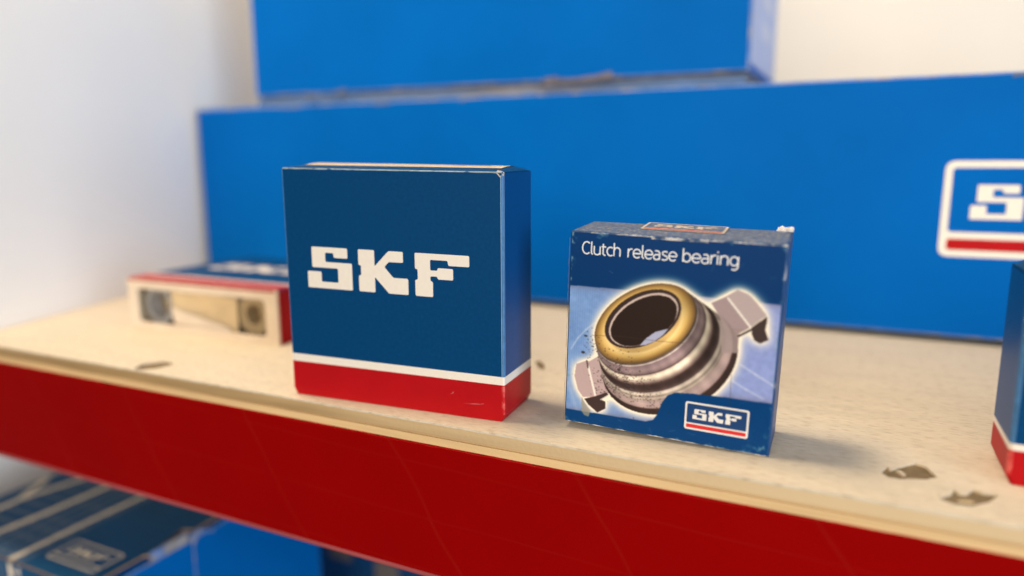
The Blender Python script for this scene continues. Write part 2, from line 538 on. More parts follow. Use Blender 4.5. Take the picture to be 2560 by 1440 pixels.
# added greyish filler, set back so the gap shades dark, with a wavy front
bm = bmesh.new()
nt_ = 60
rr = []
for i in range(nt_ + 1):
    x = 0.002 + (uw - 0.004) * i / nt_
    y = 0.0035 + 0.0012 * math.sin(i * 0.45) + random.uniform(-0.0006, 0.0006)
    rr.append([bm.verts.new((x, ud - 0.004, 0.0002)), bm.verts.new((x, y, 0.0002)), bm.verts.new((x, y, 0.0075)), bm.verts.new((x, ud - 0.004, 0.0075))])
for a, b in zip(rr, rr[1:]):
    for j in range(3):
        bm.faces.new((a[j], a[j + 1], b[j + 1], b[j]))
bm.faces.new(rr[0])
bm.faces.new(rr[-1])
bmesh.ops.recalc_face_normals(bm, faces=bm.faces[:])
me = bpy.data.meshes.new('shadow_gap_base')
bm.to_mesh(me)
bm.free()
me.materials.append(M['card'])
link(bpy.data.objects.new('shadow_gap_base', me), upper)
M['blue_grey'] = mat('gap_band_blue_grey', (0.085, 0.15, 0.30, 1), 0.8, 0.1, noise=0.25, nscale=60, stretch=(0.4, 1, 1), dark=(0.20, 0.20, 0.23, 1), dscale=16, dthr=(0.48, 0.66))  # for an added strip that paints the long carton's lit, blurred top edge
V, F = [], []
for i in range(61):
    x = 0.0015 + (uw - 0.003) * i / 60
    zt = 0.0058 - 0.0014 * i / 60 + random.uniform(-0.0003, 0.0003)
    V += [(x, 0.0006, 0.0002), (x, 0.0006, zt), (x, 0.0030, zt)]
for i in range(60):
    for j in range(2):
        F.append((3 * i + j, 3 * i + 3 + j, 3 * i + 4 + j, 3 * i + 1 + j))
mesh_obj('gap_light_band', V, F, M['blue_grey'], upper)
# torn bits of cardboard hanging at the lower edge
for (x0, x1, z0, z1, m_) in ((0.262, 0.312, 0.0052, 0.0115, 'card_grey'), (0.258, 0.272, 0.0065, 0.0105, 'card_grey'), (0.055, 0.095, 0.0050, 0.0100, 'card')):
    lp = rough_loop([(x0, z0), (x1, z0 + 0.002), (x1 - 0.002, z1), ((x0 + x1) / 2, z1 - 0.003), (x0 + 0.001, z1 - 0.0018)], 4, 0.0006)
    V = [(x, -0.0016 + random.uniform(-0.0003, 0.0003), z) for x, z in lp] + [(x, -0.0006, z) for x, z in lp]
    n = len(lp)
    F = [[i, (i + 1) % n, n + (i + 1) % n, n + i] for i in range(n)] + [list(t) for t in tessellate_polygon([[Vector((x, z, 0)) for x, z in lp]])]
    mesh_obj('torn_flap', V, F, M[m_], upper)
# pale printed label on its right side
PS = Plane2((uw + 0.00002, 0.004, 0), (0, 1, 0), (0, 0, 1))
M['label_pale'] = mat('pale_label_print', (0.52, 0.55, 0.68, 1), 0.6, 0.2)
M['label_blue'] = mat('pale_lavender_label', (0.36, 0.43, 0.66, 1), 0.5, 0.3, noise=0.05, nscale=60)
lab = print_poly('side_label', PS, [rrect(0.0, 0.013, ud - 0.008, uh - 0.008, 0.002)], 5e-5, M['label_blue'], upper)
for k in range(5):
    v = 0.034 + k * 0.020
    print_poly('label_line', PS, [rrect(0.045, v, 0.095, v + 0.011, 0.002)], 9e-5, M['label_pale'], lab)


# ------------------------------------------------------------------ upright carton of the navy, white and red kind
def ring(w, d, r, seg, bow=0.0):
    """closed outline of a rounded rectangle with the index of the corner each point belongs to"""
    pts, tag = [], []
    cs = [((r, r), math.pi), ((w - r, r), 1.5 * math.pi), ((w - r, d - r), 0.0), ((r, d - r), 0.5 * math.pi)]
    for ci, ((cx, cy), a0_) in enumerate(cs):
        for k in range(seg + 1):
            a = a0_ + k / seg * math.pi / 2
            pts.append((cx + r * math.cos(a), cy + r * math.sin(a)))
            tag.append(ci)
    return pts, tag


def sleeve(name, w, d, r, seg, z0, z1, mats, parent, nz=1, wob=0.0, side=None):
    """walls of a carton between two heights; corner faces take the second material, side walls the third"""
    pts, tag = ring(w, d, r, seg)
    n = len(pts)
    V, F, fm = [], [], []
    for k in range(nz + 1):
        z = z0 + (z1 - z0) * k / nz
        for x, y in pts:
            V.append((x, y, z))
    for k in range(nz):
        for i in range(n):
            j = (i + 1) % n
            F.append((k * n + i, k * n + j, (k + 1) * n + j, (k + 1) * n + i))
            if tag[i] == tag[j]:
                fm.append(1)
            else:
                fm.append(2 if tag[i] in (1, 3) and len(mats) > 2 else 0)
    return mesh_obj(name, V, F, None, parent, mats=mats, fmat=fm)


def upright_carton(root, w, d, h, zs, crown=0.0019, r=0.0007, big=True):
    """zs: top of the red band, top of the white stripe"""
    m_b = [M['navy'], M['navy_wear'], M['side_navy_lit']]
    sleeve('carton_body', w, d, r, 4, zs[1], h - 0.0004, m_b, root)
    sleeve('white_stripe', w, d, r, 4, zs[0], zs[1], [M['cream'], M['cream']], root)
    lo = 0.0032
    sleeve('red_band', w, d, r, 4, lo, zs[0], [M['red'], M['red_wear']], root)
    # turned-under bottom flap with clipped corners
    pts, tag = ring(w, d, r, 4)
    p2, _ = ring(w - 0.0030, d - 0.0016, r, 4)
    n = len(pts)
    V = [(x, y, lo) for x, y in pts] + [(x + 0.0015, y + 0.0008 * (0.2 if y < d / 2 else 1), 0.0001) for x, y in p2]
    # keep the front lower edge down on the board along most of the width
    F = [(n + i, n + (i + 1) % n, (i + 1) % n, i) for i in range(n)] + [tuple(range(2 * n - 1, n - 1, -1))]
    mesh_obj('bottom_flap', V, F, M['red'], root)
    # crowned top flap: a strip that rises from the front edge, then the flat of the flap
    nx, prof = 40, [(0.0003, h - 0.0004), (0.0006, h), (0.009, h + 0.52 * crown), (0.015, h + 0.88 * crown), (d * 0.62, h + crown), (d - 0.004, h + crown * 0.8), (d - 0.0004, h), (d - 0.0002, h - 0.0004)]
    V, F = [], []
    for i in range(nx + 1):
        t = i / nx
        x = 0.0003 + (w - 0.0006) * t
        e = math.sin(min(1.0, min(t, 1 - t) / 0.045) * math.pi / 2)
        for (y, z) in prof:
            zz = z if z <= h else h + (z - h) * (0.10 + 0.90 * e)
            V.append((x, y, zz))
    k = len(prof)
    for i in range(nx):
        for j in range(k - 1):
            F.append((i * k + j, (i + 1) * k + j, (i + 1) * k + j + 1, i * k + j + 1))
    F.append(tuple(range(k)))
    F.append(tuple(range((nx + 1) * k - 1, nx * k - 1, -1)))
    tf = mesh_obj('top_flap', V, F, M['navy'], root)
    return tf


main = thing('bearing_box', 'large upright navy box with big cream letters over a white stripe and red band', 'box', (0.06897, 0.00529, 0), (0, 0, 0.06689))
BW, BD, BH = 0.10363, 0.03135, 0.1
tf = upright_carton(main, BW, BD, BH, (0.0155, 0.0189))
# light worn lines along creases: scored double line of the right-hand edge, the top front edge and the left edge
M['scored'] = mat('rubbed_pale_crease', (0.20, 0.36, 0.58, 1), 0.6, 0.3, noise=0.3, nscale=200, stretch=(1, 1, 0.4))
PF = Plane2((0, 0, 0), (1, 0, 0), (0, 0, 1))
PR = Plane2((BW, 0, 0), (0, 1, 0), (0, 0, 1))
print_poly('crease_line', PF, [[(BW - 0.00115, 0.0190), (BW - 0.00085, 0.0190), (BW - 0.00082, BH - 0.002), (BW - 0.00118, BH - 0.001)]], 4e-5, M['scored'], main)
print_poly('crease_line', PR, [[(0.00075, 0.0190), (0.00105, 0.0190), (0.00110, BH - 0.002), (0.00070, BH - 0.001)]], 4e-5, M['scored'], main)
print_poly('crease_line', PF, [[(BW - 0.00110, 0.004), (BW - 0.00090, 0.004), (BW - 0.00088, 0.0150), (BW - 0.00112, 0.0150)]], 4e-5, M['red_wear'], main)
V, F = [], []
for i in range(41):
    x = 0.0006 + (BW - 0.0012) * i / 40
    t = 0.00004 + 0.00014 * random.random() ** 2
    V += [(x, -0.00005, BH - 0.0004 - t), (x, -0.00006, BH - 0.0004 + t), (x, 0.0005, BH + 0.00004)]
for i in range(40):
    for j in range(2):
        F.append((3 * i + j, 3 * i + 3 + j, 3 * i + 4 + j, 3 * i + 1 + j))
M['edge_pale'] = mat('frayed_pale_edge', (0.20, 0.27, 0.33, 1), 0.7, 0.2, noise=0.4, nscale=400, dark=(0.02, 0.07, 0.15, 1), dscale=220, dthr=(0.55, 0.62))
mesh_obj('worn_edge', V, F, M['edge_pale'], main)
V = [(BW - 0.0030, -0.00007, BH - 0.0003), (BW - 0.0012, -0.00012, BH - 0.0022), (BW - 0.0003, -0.00007, BH - 0.0012), (BW + 0.0001, 0.0006, BH - 0.0016), (BW + 0.0001, 0.0009, BH - 0.0002), (BW - 0.0010, 0.0008, BH + 0.0003), (BW - 0.0024, 0.0002, BH + 0.0006)]
mesh_obj('frayed_corner', V, [(0, 1, 2, 5, 6), (2, 3, 4, 5)], M['label_cream'], main)
letters(PF, 0.0112, 0.0493, 0.0777, 5e-5, M['cream'], main)
# white label glued on the crowned top flap, with a line or two of small print
V, F = [], []
ys = [0.0095, 0.015, BD * 0.62, BD - 0.0045]
zs_ = [BH + 0.0019 * 0.56, BH + 0.0019 * 0.88, BH + 0.0019, BH + 0.0019 * 0.815]
for i in range(11):
    x = 0.0052 + (BW - 0.0098) * i / 10
    for y, z in zip(ys, zs_):
        V.append((x, y, z + 0.00012))
for i in range(10):
    for j in range(3):
        F.append((i * 4 + j, (i + 1) * 4 + j, (i + 1) * 4 + j + 1, i * 4 + j + 1))
lbl = mesh_obj('label', V, F, M['label_cream'], tf)
for k in range(3):
    y0 = 0.0155 + k * 0.0012
    z = BH + 0.0019 * (0.88 + 0.12 * (y0 - 0.015) / (BD * 0.62 - 0.015)) + 0.0003
    V = [(0.072 + 0.002 * k, y0, z), (0.0915, y0, z), (0.0915, y0 + 0.0006, z), (0.072 + 0.002 * k, y0 + 0.0006, z)]
    mesh_obj('small_print', V, [(0, 1, 2, 3)], M['ink'], tf)
# pale scuffs on the red band
M['scuff_red'] = mat('pale_scuff', (0.50, 0.10, 0.11, 1), 0.6, 0.3)
for (x0, z0, L_, t) in ((0.0845, 0.0058, 0.0085, 0.0004), (0.0795, 0.0092, 0.0015, 0.0008), (0.0905, 0.0062, 0.004, 0.0003)):
    print_poly('scuff', PF, [rough_loop([(x0, z0), (x0 + L_, z0 + 0.0005), (x0 + L_, z0 + 0.0005 + t), (x0 + L_ * 0.4, z0 + t * 0.7)], 4, 0.00012)], 4e-5, M['scuff_red'], main)

# the carton is a little out of square: its left side stands higher
def rack(o):
    for ch in o.children:
        if ch.type == 'MESH':
            for v in ch.data.vertices:
                v.co.z += 0.0016 * (1 - v.co.x / BW) * max(v.co.z, 0) / BH
        rack(ch)


rack(main)

# ------------------------------------------------------------------ cropped carton at the right
rightb = thing('bearing_box', 'navy box with red band, cut off by the photo\'s right edge', 'box', (0.34445, 0.03076, 0), (0, 0, 0.00761))
upright_carton(rightb, 0.105, 0.0305, 0.0686, (0.0118, 0.0140), crown=0.0026, r=0.0014)

# ------------------------------------------------------------------ flat box lying on its face, windowed end towards us
flat = thing('windowed_box', 'low red-edged box lying flat with a cut-out window in its cream end', 'box', (-0.1197, 0.0650, 0.0001), (0, 0, 0.022))
FW, FD, FH = 0.1215, 0.104, 0.0322
# cream end frame with rounded window
r_out = [(0, 0), (FW, 0), (FW, FH), (0, FH)]
win = rrect(0.0080, 0.0042, FW - 0.0090, FH - 0.0064, 0.0035, 5)
bm = bmesh.new()
ed = []
for lp in (rrect(0, 0, FW, FH, 0.0012, 3), win):
    vs = [bm.verts.new((x, 0, z)) for x, z in lp]
    ed += [bm.edges.new((vs[i], vs[(i + 1) % len(vs)])) for i in range(len(vs))]
bmesh.ops.triangle_fill(bm, edges=ed, use_beauty=True)
g = bmesh.ops.extrude_face_region(bm, geom=bm.faces[:])
for v in [e for e in g['geom'] if isinstance(e, bmesh.types.BMVert)]:
    v.co.y += 0.0014
bmesh.ops.recalc_face_normals(bm, faces=bm.faces[:])
me = bpy.data.meshes.new('end_frame')
bm.to_mesh(me)
bm.free()
me.materials.append(M['frame_cream'])
link(bpy.data.objects.new('end_frame', me), flat)
t_ = 0.0009


def slab(name, dims, m_, parent):
    V, F = box_mesh(*dims)
    return mesh_obj(name, V, F, m_, parent)


print_poly('red_edge', Plane2((0, 0, 0), (1, 0, 0), (0, 0, 1)), [[(0.001, FH - 0.0016), (FW - 0.001, FH - 0.0016), (FW - 0.001, FH - 0.0002), (0.001, FH - 0.0002)]], 5e-5, M['red'], flat)
slab('side_lining', (t_ + 1e-4, t_ + 0.0006, 0.0016, 0.0168, 0.0012, FH - 0.0012), M['liner'], flat)
slab('side_lining', (FW - t_ - 0.0006, FW - t_ - 1e-4, 0.0016, 0.0168, 0.0012, FH - 0.0012), M['liner'], flat)
slab('side_panel', (0, t_, 0.0015, FD, 0, FH - 0.001), M['red'], flat)
slab('side_panel', (FW - t_, FW, 0.0015, FD, 0, FH - 0.001), M['red'], flat)
slab('bottom_panel', (t_ + 1e-4, FW - t_ - 1e-4, 0.0015, FD, 0.0001, 0.0010), M['cream'], flat)
slab('back_panel', (t_ + 1e-4, FW - t_ - 1e-4, FD - t_, FD - 1e-4, 0.0011, FH - 0.0011), M['red'], flat)
top = slab('top_panel', (0, FW, 0.0015, FD, FH - 0.0009, FH), M['navy'], flat)
PT = Plane2((0, 0, FH), (1, 0, 0), (0, 1, 0))
print_poly('red_band', PT, [[(0, 0.0016), (FW, 0.0016), (FW, 0.0150), (0, 0.0150)]], 4e-5, M['red'], flat)
print_poly('white_stripe', PT, [[(0, 0.0150), (FW, 0.0150), (FW, 0.0186), (0, 0.0186)]], 5e-5, M['cream'], flat)
letters(PT, 0.016, 0.049, 0.090, 5e-5, M['cream'], flat)
# what shows through the window: paper liner folded over, a ring standing in each end
slab('liner_back', (0.002, FW - 0.002, 0.017, 0.018, 0.0012, FH - 0.0012), M['liner'], flat)
V = [(0.036, 0.004, 0.0012), (0.087, 0.004, 0.0012), (0.087, 0.0045, 0.024), (0.034, 0.003, 0.0265), (0.060, 0.0065, 0.0130)]
mesh_obj('folded_paper', V, [(0, 1, 4), (1, 2, 4), (2, 3, 4), (3, 0, 4)], M['liner'], flat)
V = [(0.034, 0.0028, 0.0150), (0.036, 0.0026, 0.0050), (0.086, 0.0026, 0.0012), (0.080, 0.0032, 0.0060)]
mesh_obj('folded_paper', V, [(0, 1, 2, 3)], M['frame_cream'], flat)


def tube_ring(name, cx, y0, cz, ro, ri, ln, m_, parent, seg=28):
    V, F = [], []
    for k in range(seg):
        a = 2 * math.pi * k / seg
        for (r_, y) in ((ro, y0), (ro, y0 + ln), (ri, y0 + ln), (ri, y0)):
            V.append((cx + r_ * math.cos(a), y, cz + r_ * math.sin(a)))
    for k in range(seg):
        k2 = (k + 1) % seg
        for j in range(4):
            F.append((4 * k + j, 4 * k2 + j, 4 * k2 + (j + 1) % 4, 4 * k + (j + 1) % 4))
    return mesh_obj(name, V, F, m_, parent, smooth=False)


tube_ring('steel_ring', 0.0210, 0.0050, 0.0150, 0.0125, 0.0085, 0.010, M['steel'], flat)
tube_ring('steel_ring', 0.0980, 0.0060, 0.0150, 0.0125, 0.0060, 0.010, M['olive'], flat)

# ------------------------------------------------------------------ clutch bearing box
CW, CD, CHT = 0.07722, 0.0277, 0.0760
clutch = thing('clutch_bearing_box', 'small scuffed navy box printed with a gold-rimmed bearing, framed logo below', 'box', (0.27276, 0.02032, 0.00005), (0, 0, 0.02472))
ROLLC, LEANC = 0.02916, 0.0080


def cpt(x, y, z):
    """corner-based carton space -> slightly racked box (x from -CW to 0)"""
    sx = x + math.sin(ROLLC) * z
    sz = z - math.sin(ROLLC) * x * (0.35 + 0.65 * z / CHT) * (1.0 if y < CD / 2 else 0.6)
    sy = y - LEANC * z
    sz += 0.0022 * (y / CD) * (z / CHT) + 0.0017 * (-x / CW) * (1 - y / CD) * (1 - z / CHT)
    return Vector((sx, sy, sz))


CA = cpt(-CW, 0, 0)
CB = cpt(0, 0, 0)
CC = cpt(0, 0, CHT)
CDD = cpt(-CW, 0, CHT)


def cface(u, v, h=0.0):
    """bilinear front face, u,v in 0..1, h outwards"""
    p = CA * (1 - u) * (1 - v) + CB * u * (1 - v) + CC * u * v + CDD * (1 - u) * v
    return p + Vector((0, -1, 0)) * h


# --- carton walls: rounded, scuffed edges
def clutch_walls():
    r, seg = 0.0009, 3
    pts, tag = ring(CW, CD, r, seg)
    n = len(pts)
    nzv = 12
    V, F, fm = [], [], []
    for k in range(nzv + 1):
        z = 0.0004 + (CHT - 0.0012) * k / nzv
        for x, y in pts:
            V.append(cpt(x - CW, y + 0.00006, z) + Vector((random.uniform(-1, 1), random.uniform(-1, 1) * 0.3, 0)) * 0.00008)
    for k in range(nzv):
        for i in range(n):
            j = (i + 1) % n
            F.append((k * n + i, k * n + j, (k + 1) * n + j, (k + 1) * n + i))
            fm.append(1 if tag[i] == tag[j] else 0)
    F.append(tuple(range(n - 1, -1, -1)))
    fm.append(0)
    mesh_obj('carton_body', V, F, None, clutch, mats=[M['clutch_side'], M['clutch_wear']], fmat=fm)
    # top with a rubbed rounded rim
    V, F, fm = [], [], []
    insets = [(0.0, -0.0008), (0.00025, -0.0003), (0.0009, 0.0), (0.003, 0.0003), (0.008, 0.0006)]
    for ins, dz in insets:
        p2, _ = ring(CW - 2 * ins, CD - 2 * ins, max(r - ins, 0.0003), seg)
        for x, y in p2:
            V.append(cpt(x + ins - CW, y + ins + 0.00006, CHT + dz))
    for k in range(len(insets) - 1):
        for i in range(n):
            j = (i + 1) % n
            F.append((k * n + i, k * n + j, (k + 1) * n + j, (k + 1) * n + i))
            fm.append(1 if k < 2 else 0)
    F.append(tuple(range((len(insets) - 1) * n, len(insets) * n)))
    fm.append(0)
    return mesh_obj('top_flap', V, F, None, clutch, mats=[M['dust'], M['clutch_wear']], fmat=fm)


ctop = clutch_walls()

# --- the printed front: a fine sheet whose colours are the print itself
NAVY_TOP = [(0, 726), (269, 731), (694, 735), (1000, 733)]
PHOTO_BOT = [(0, 62), (165, 64), (357, 67), (422, 68), (456, 82), (476, 115), (488, 156), (496, 181), (520, 222), (557, 243), (637, 251), (819, 259), (1000, 260)]
GOLD_OUT = (0.3828, 0.5679, 0.2737, 0.1743, -2.5227)
GOLD_IN = (0.374, 0.5915, 0.2090, 0.1240, -2.5188)
RIM = (0.3780, 0.5878, 0.1920, 0.1090, -2.5000)
HOLE = (0.3808, 0.5836, 0.1830, 0.1030, -2.5033)
HOLE_LIGHT = [(369, 457), (401, 500), (442, 536), (505, 561), (482, 526), (441, 488), (398, 464)]
FLANGE = (0.5074, 0.3978, 0.3529, 0.2528, -2.5263)
EAR_R = [(695, 709), (759, 747), (808, 784), (859, 767), (892, 736), (944, 677), (880, 615), (829, 577), (740, 645)]
EAR_R_NEAR = [(695, 709), (761, 746), (880, 615), (829, 577), (832, 484), (758, 473), (740, 645)]
EAR_R_DARK = [(882, 612), (945, 673), (947, 647), (942, 609), (960, 563), (925, 541), (900, 553), (886, 580)]
EAR_L = [(47, 314), (99, 339), (115, 337), (140, 356), (160, 370), (201, 296), (255, 242), (227, 186), (150, 150), (89, 142), (61, 177), (40, 249)]
EAR_L_DARK = [(97, 133), (150, 154), (212, 186), (225, 177), (182, 143), (209, 137), (212, 100), (170, 70), (120, 105)]
SCRAPE = [(82, 145), (93, 122), (119, 89), (133, 75), (124, 40), (102, 42), (86, 61)]


def clutch_picture(N=440):
    ax = np.linspace(0, 1, N)
    U, Vv = np.meshgrid(ax, ax)           # row = v

    def srgb(r, g, b):
        return np.array([r, g, b], float) / 255.0

    def inpoly(pts):
        P = np.array(pts, float) / 1000.0
        m = np.zeros(U.shape, bool)
        j = len(P) - 1
        for i in range(len(P)):
            xi, yi = P[i]
            xj, yj = P[j]
            if yi != yj:
                c = ((yi > Vv) != (yj > Vv)) & (U < (xj - xi) * (Vv - yi) / (yj - yi) + xi)
                m ^= c
            j = i
        return m

    def ell(e, grow=0.0):
        cx, cy, a, b, t = e
        du, dv = U - cx, Vv - cy
        x = du * math.cos(t) + dv * math.sin(t)
        y = -du * math.sin(t) + dv * math.cos(t)
        return (x / (a + grow)) ** 2 + (y / (b + grow)) ** 2

    def blur(a, k, times=3):
        a = a.astype(float)
        for _ in range(times):
            for axis in (0, 1):
                pad = [(0, 0)] * a.ndim
                pad[axis] = (k + 1, k)
                c = np.cumsum(np.pad(a, pad, mode='edge'), axis=axis)
                n = a.shape[axis]
                hi = np.take(c, np.arange(2 * k + 1, 2 * k + 1 + n), axis=axis)
                lo_ = np.take(c, np.arange(0, n), axis=axis)
                a = (hi - lo_) / (2 * k + 1)
        return a

    def noise(k, times=2):
        n = blur(rng.random(U.shape), k, times)
        n -= n.min()
        return n / n.max()

    def seg_d(p, q):
        p, q = np.array(p) / 1000.0, np.array(q) / 1000.0
        d = q - p
        t = np.clip(((U - p[0]) * d[0] + (Vv - p[1]) * d[1]) / (d @ d), 0, 1)
        return np.hypot(U - p[0] - t * d[0], Vv - p[1] - t * d[1])

    def mixc(img, m, col, k=1.0):
        m = np.asarray(m, float)[..., None] * k
        return img * (1 - m) + np.asarray(col) * m

    navy = srgb(0, 52, 104)
    img = np.ones(U.shape + (3,)) * navy
    # photo panel: pale blue, lavender on the right, soft streaks
    top = np.interp(ax, [p[0] / 1000 for p in NAVY_TOP], [p[1] / 1000 for p in NAVY_TOP])[None, :]
    bot = np.interp(ax, [p[0] / 1000 for p in PHOTO_BOT], [p[1] / 1000 for p in PHOTO_BOT])[None, :]
    panel = (Vv < top) & (Vv > bot)
    t = np.clip((U - 0.1) / 0.8, 0, 1)[..., None]
    pale = srgb(112, 146, 198) * (1 - t) + srgb(134, 148, 200) * t
    st = noise(3)[..., None] * 0.10 + np.sin(U * 520)[..., None] * 0.018 * (U < 0.16)[..., None] + noise(26)[..., None] * 0.16 - 0.12
    pale = np.clip(pale + st, 0, 1)
    for (p, q, w, k) in (((16, 392), (51, 455), .004, .5), ((51, 455), (91, 503), .004, .5), ((91, 503), (136, 545), .004, .5),
                         ((850, 428), (918, 391), .005, .55), ((918, 391), (1000, 348), .005, .55), ((817, 345), (881, 312), .005, .5), ((881, 312), (960, 279), .005, .45),
                         ((5, 210), (60, 60), .012, .25), ((20, 330), (40, 180), .010, .2)):
        pale = mixc(pale, np.exp(-(seg_d(p, q) / w) ** 2), srgb(208, 214, 232), k)
    # brownish vignette at the panel's upper and lower border
    rim = np.exp(-np.clip(top - Vv, 0, 1) / 0.014) * 0.5 + np.exp(-np.clip(Vv - bot, 0, 1) / 0.014) * 0.5
    pale = mixc(pale, np.clip(rim, 0, 0.6), srgb(96, 84, 100))
    img = np.where(panel[..., None], pale, img)
    # silhouette and white glow
    S = np.full(U.shape, np.nan)
    for s in np.linspace(1, 0, 160):
        e = tuple(GOLD_OUT[i] * (1 - s) + FLANGE[i] * s for i in range(5))
        S[ell(e) <= 1] = s
    body = ~np.isnan(S)
    sil = body | inpoly(EAR_R) | inpoly(EAR_R_NEAR) | inpoly(EAR_R_DARK) | inpoly(EAR_L) | inpoly(EAR_L_DARK)
    glow = np.clip(blur(sil, 10, 3) * 2.5, 0, 1) ** 1.1
    allowed = Vv > bot
    img = mixc(img, glow * allowed, srgb(248, 236, 214))
    # right lug
    img = mixc(img, inpoly(EAR_R), srgb(178, 160, 158))
    img = mixc(img, inpoly(EAR_R_NEAR), srgb(160, 140, 140))
    img = mixc(img, inpoly(EAR_R_NEAR) & (Vv < 0.60), srgb(150, 130, 126), .7)
    img = mixc(img, seg_d((768, 740), (878, 613)) < 0.0045, srgb(236, 226, 214))
    img = mixc(img, inpoly(EAR_R_DARK), srgb(66, 52, 50))
    img = mixc(img, seg_d((829, 565), (883, 603)) < 0.005, srgb(70, 56, 54))
    # left lug
    img = mixc(img, inpoly(EAR_L), srgb(188, 162, 160))
    img = mixc(img, seg_d((112, 309), (155, 159)) < 0.0055, srgb(240, 230, 220))
    img = mixc(img, seg_d((103, 339), (110, 304)) < 0.004, srgb(96, 80, 78))
    img = mixc(img, inpoly(EAR_L_DARK), srgb(66, 50, 48))
    img = mixc(img, seg_d((185, 143), (222, 172)) < 0.003, srgb(215, 205, 195))
    # turned rings of the bearing body
    ss = [0.0, .03, .05, .07, .10, .16, .22, .235, .26, .30, .34, .39, .43, .46, .52, .57, .585, .62, .66, .69, .72, .80, .865, .880, .895, 1.0]
    cc = [(100, 78, 52), (86, 72, 70), (214, 198, 188), (128, 108, 110), (136, 114, 116), (150, 128, 128), (122, 102, 102), (70, 56, 56), (206, 188, 170), (236, 222, 198), (206, 188, 168), (132, 112, 106), (72, 54, 50), (60, 46, 44), (66, 50, 48), (92, 76, 72), (190, 174, 160),
          (212, 198, 182), (140, 124, 114), (192, 176, 160), (160, 140, 134), (176, 152, 148), (166, 142, 138), (140, 116, 112), (58, 44, 42), (54, 40, 38)]
    sc_ = np.nan_to_num(S, nan=0.0)
    ring_c = np.stack([np.interp(sc_, ss, [c[i] / 255 for c in cc]) for i in range(3)], -1)
    ang = np.arctan2(Vv - (0.5679 * (1 - sc_) + 0.3978 * sc_), U - (0.3828 * (1 - sc_) + 0.5074 * sc_))
    # print shading round the drum: bright low centre, brown to the upper right and at far left
    sh = 1.02 - 0.32 * np.exp(-((ang - 0.25) / 0.55) ** 2) * (sc_ < .72) - 0.22 * np.exp(-((ang + 2.7) / 0.35) ** 2) + 0.24 * np.exp(-((ang + 0.75) / 0.28) ** 2) * (sc_ < .42) + 0.06 * np.exp(-((ang + 1.5) / 0.5) ** 2)
    sh = sh + 0.05 * np.sin(ang * 9.0) + 0.04 * np.sin(ang * 23.0 + 1.0) - 0.15 * ((ang > 0.55) & (ang < 1.2))
    img = np.where(body[..., None], np.clip(ring_c * sh[..., None], 0, 1), img)
    img = mixc(img, (sc_ > 0.45) & inpoly(EAR_R_NEAR), srgb(158, 140, 138), .85)
    # gold rim: rounded look is part of the print
    go, gi = ell(GOLD_OUT), ell(GOLD_IN)
    gm = go <= 1
    tt = np.clip((np.sqrt(go) - 0.70) / 0.30, 0, 1)
    g = np.stack([np.interp(tt, [0, .15, .45, .75, 1], [c[i] / 255 for c in ((206, 170, 108), (236, 204, 138), (216, 178, 106), (164, 126, 68), (104, 80, 52))]) for i in range(3)], -1)
    ga = np.arctan2(Vv - 0.5679, U - 0.3828)
    gs = 1.0 + 0.14 * np.exp(-((ga + 0.25) / 0.35) ** 2) + 0.06 * np.exp(-((np.abs(ga) - 2.5) / 0.5) ** 2) - 0.16 * np.exp(-((ga - 0.6) / 0.25) ** 2) - 0.10 * np.exp(-((ga + 1.9) / 0.4) ** 2)
    img = np.where(gm[..., None], np.clip(g * gs[..., None], 0, 1), img)
    img = mixc(img, gi <= 1, srgb(58, 44, 42))
    img = mixc(img, (ell(RIM) <= 1), srgb(204, 182, 172))
    wob = ell(HOLE, 0.0) + (noise(4) - 0.5) * 0.10
    img = mixc(img, wob <= 1, srgb(44, 32, 28))
    hl = inpoly(HOLE_LIGHT)
    img = mixc(img, hl, srgb(172, 174, 200))
    # lower blue of the box again over the drum's foot
    img = np.where((Vv <= bot)[..., None], srgb(0, 58, 112), img)
    img = mixc(img, inpoly(SCRAPE), srgb(150, 140, 122), .75)
    # fine cuts, dark flecks of worn ink
    for (p, q) in (((124, 478), (282, 492)), ((282, 492), (431, 491)), ((431, 491), (583, 498)), ((810, 373), (815, 215))):
        img = mixc(img, seg_d(p, q) < 0.0012, srgb(70, 56, 50), .6)
    for _ in range(620):
        c = random.choice([(272, 318), (244, 250), (315, 262), (227, 194), (347, 241), (421, 254), (181, 267), (259, 369), (451, 170), (376, 178), (126, 428), (300, 230), (210, 240)])
        sx = 46 if c[0] > 150 else 18
        u0, v0 = (c[0] + random.gauss(0, sx)) / 1000, (c[1] + random.gauss(0, 34)) / 1000
        r_ = random.uniform(0.0013, 0.0036)
        i0, j0 = int(v0 * (N - 1)), int(u0 * (N - 1))
        sl = (slice(max(i0 - 4, 0), i0 + 5), slice(max(j0 - 4, 0), j0 + 5))
        m = (np.abs(U[sl] - u0) / random.uniform(.7, 1.5) + np.abs(Vv[sl] - v0)) < r_
        img[sl] = img[sl] * (1 - m[..., None] * .8) + srgb(52, 42, 40) * m[..., None] * .8
    for (u0, v0) in ((93, 471), (81, 382), (272, 318)):
        m = np.hypot(U - u0 / 1000, (Vv - v0 / 1000) * 1.6) < 0.010 * (0.5 + noise(3))
        img = mixc(img, m, srgb(50, 42, 44), .85)
    img = blur(img, 1, 1)
    # scuffs: pale rubbed flecks near borders and corners
    n1, n2 = noise(2), noise(7)
    edge = np.minimum.reduce([U, 1 - U, Vv, (1 - Vv)])
    rub = np.clip((n1 * 0.55 + n2 * 0.6) - 0.60 - edge * 6.0, 0, 0.25) * 3.2
    corner = np.exp(-((1 - U) / .07) ** 2 - (Vv / .09) ** 2) + np.exp(-(U / .03) ** 2 - ((1 - Vv) / .12) ** 2)
    rub += np.clip(n1 + n2 - 1.02, 0, 1) * corner * 3.0
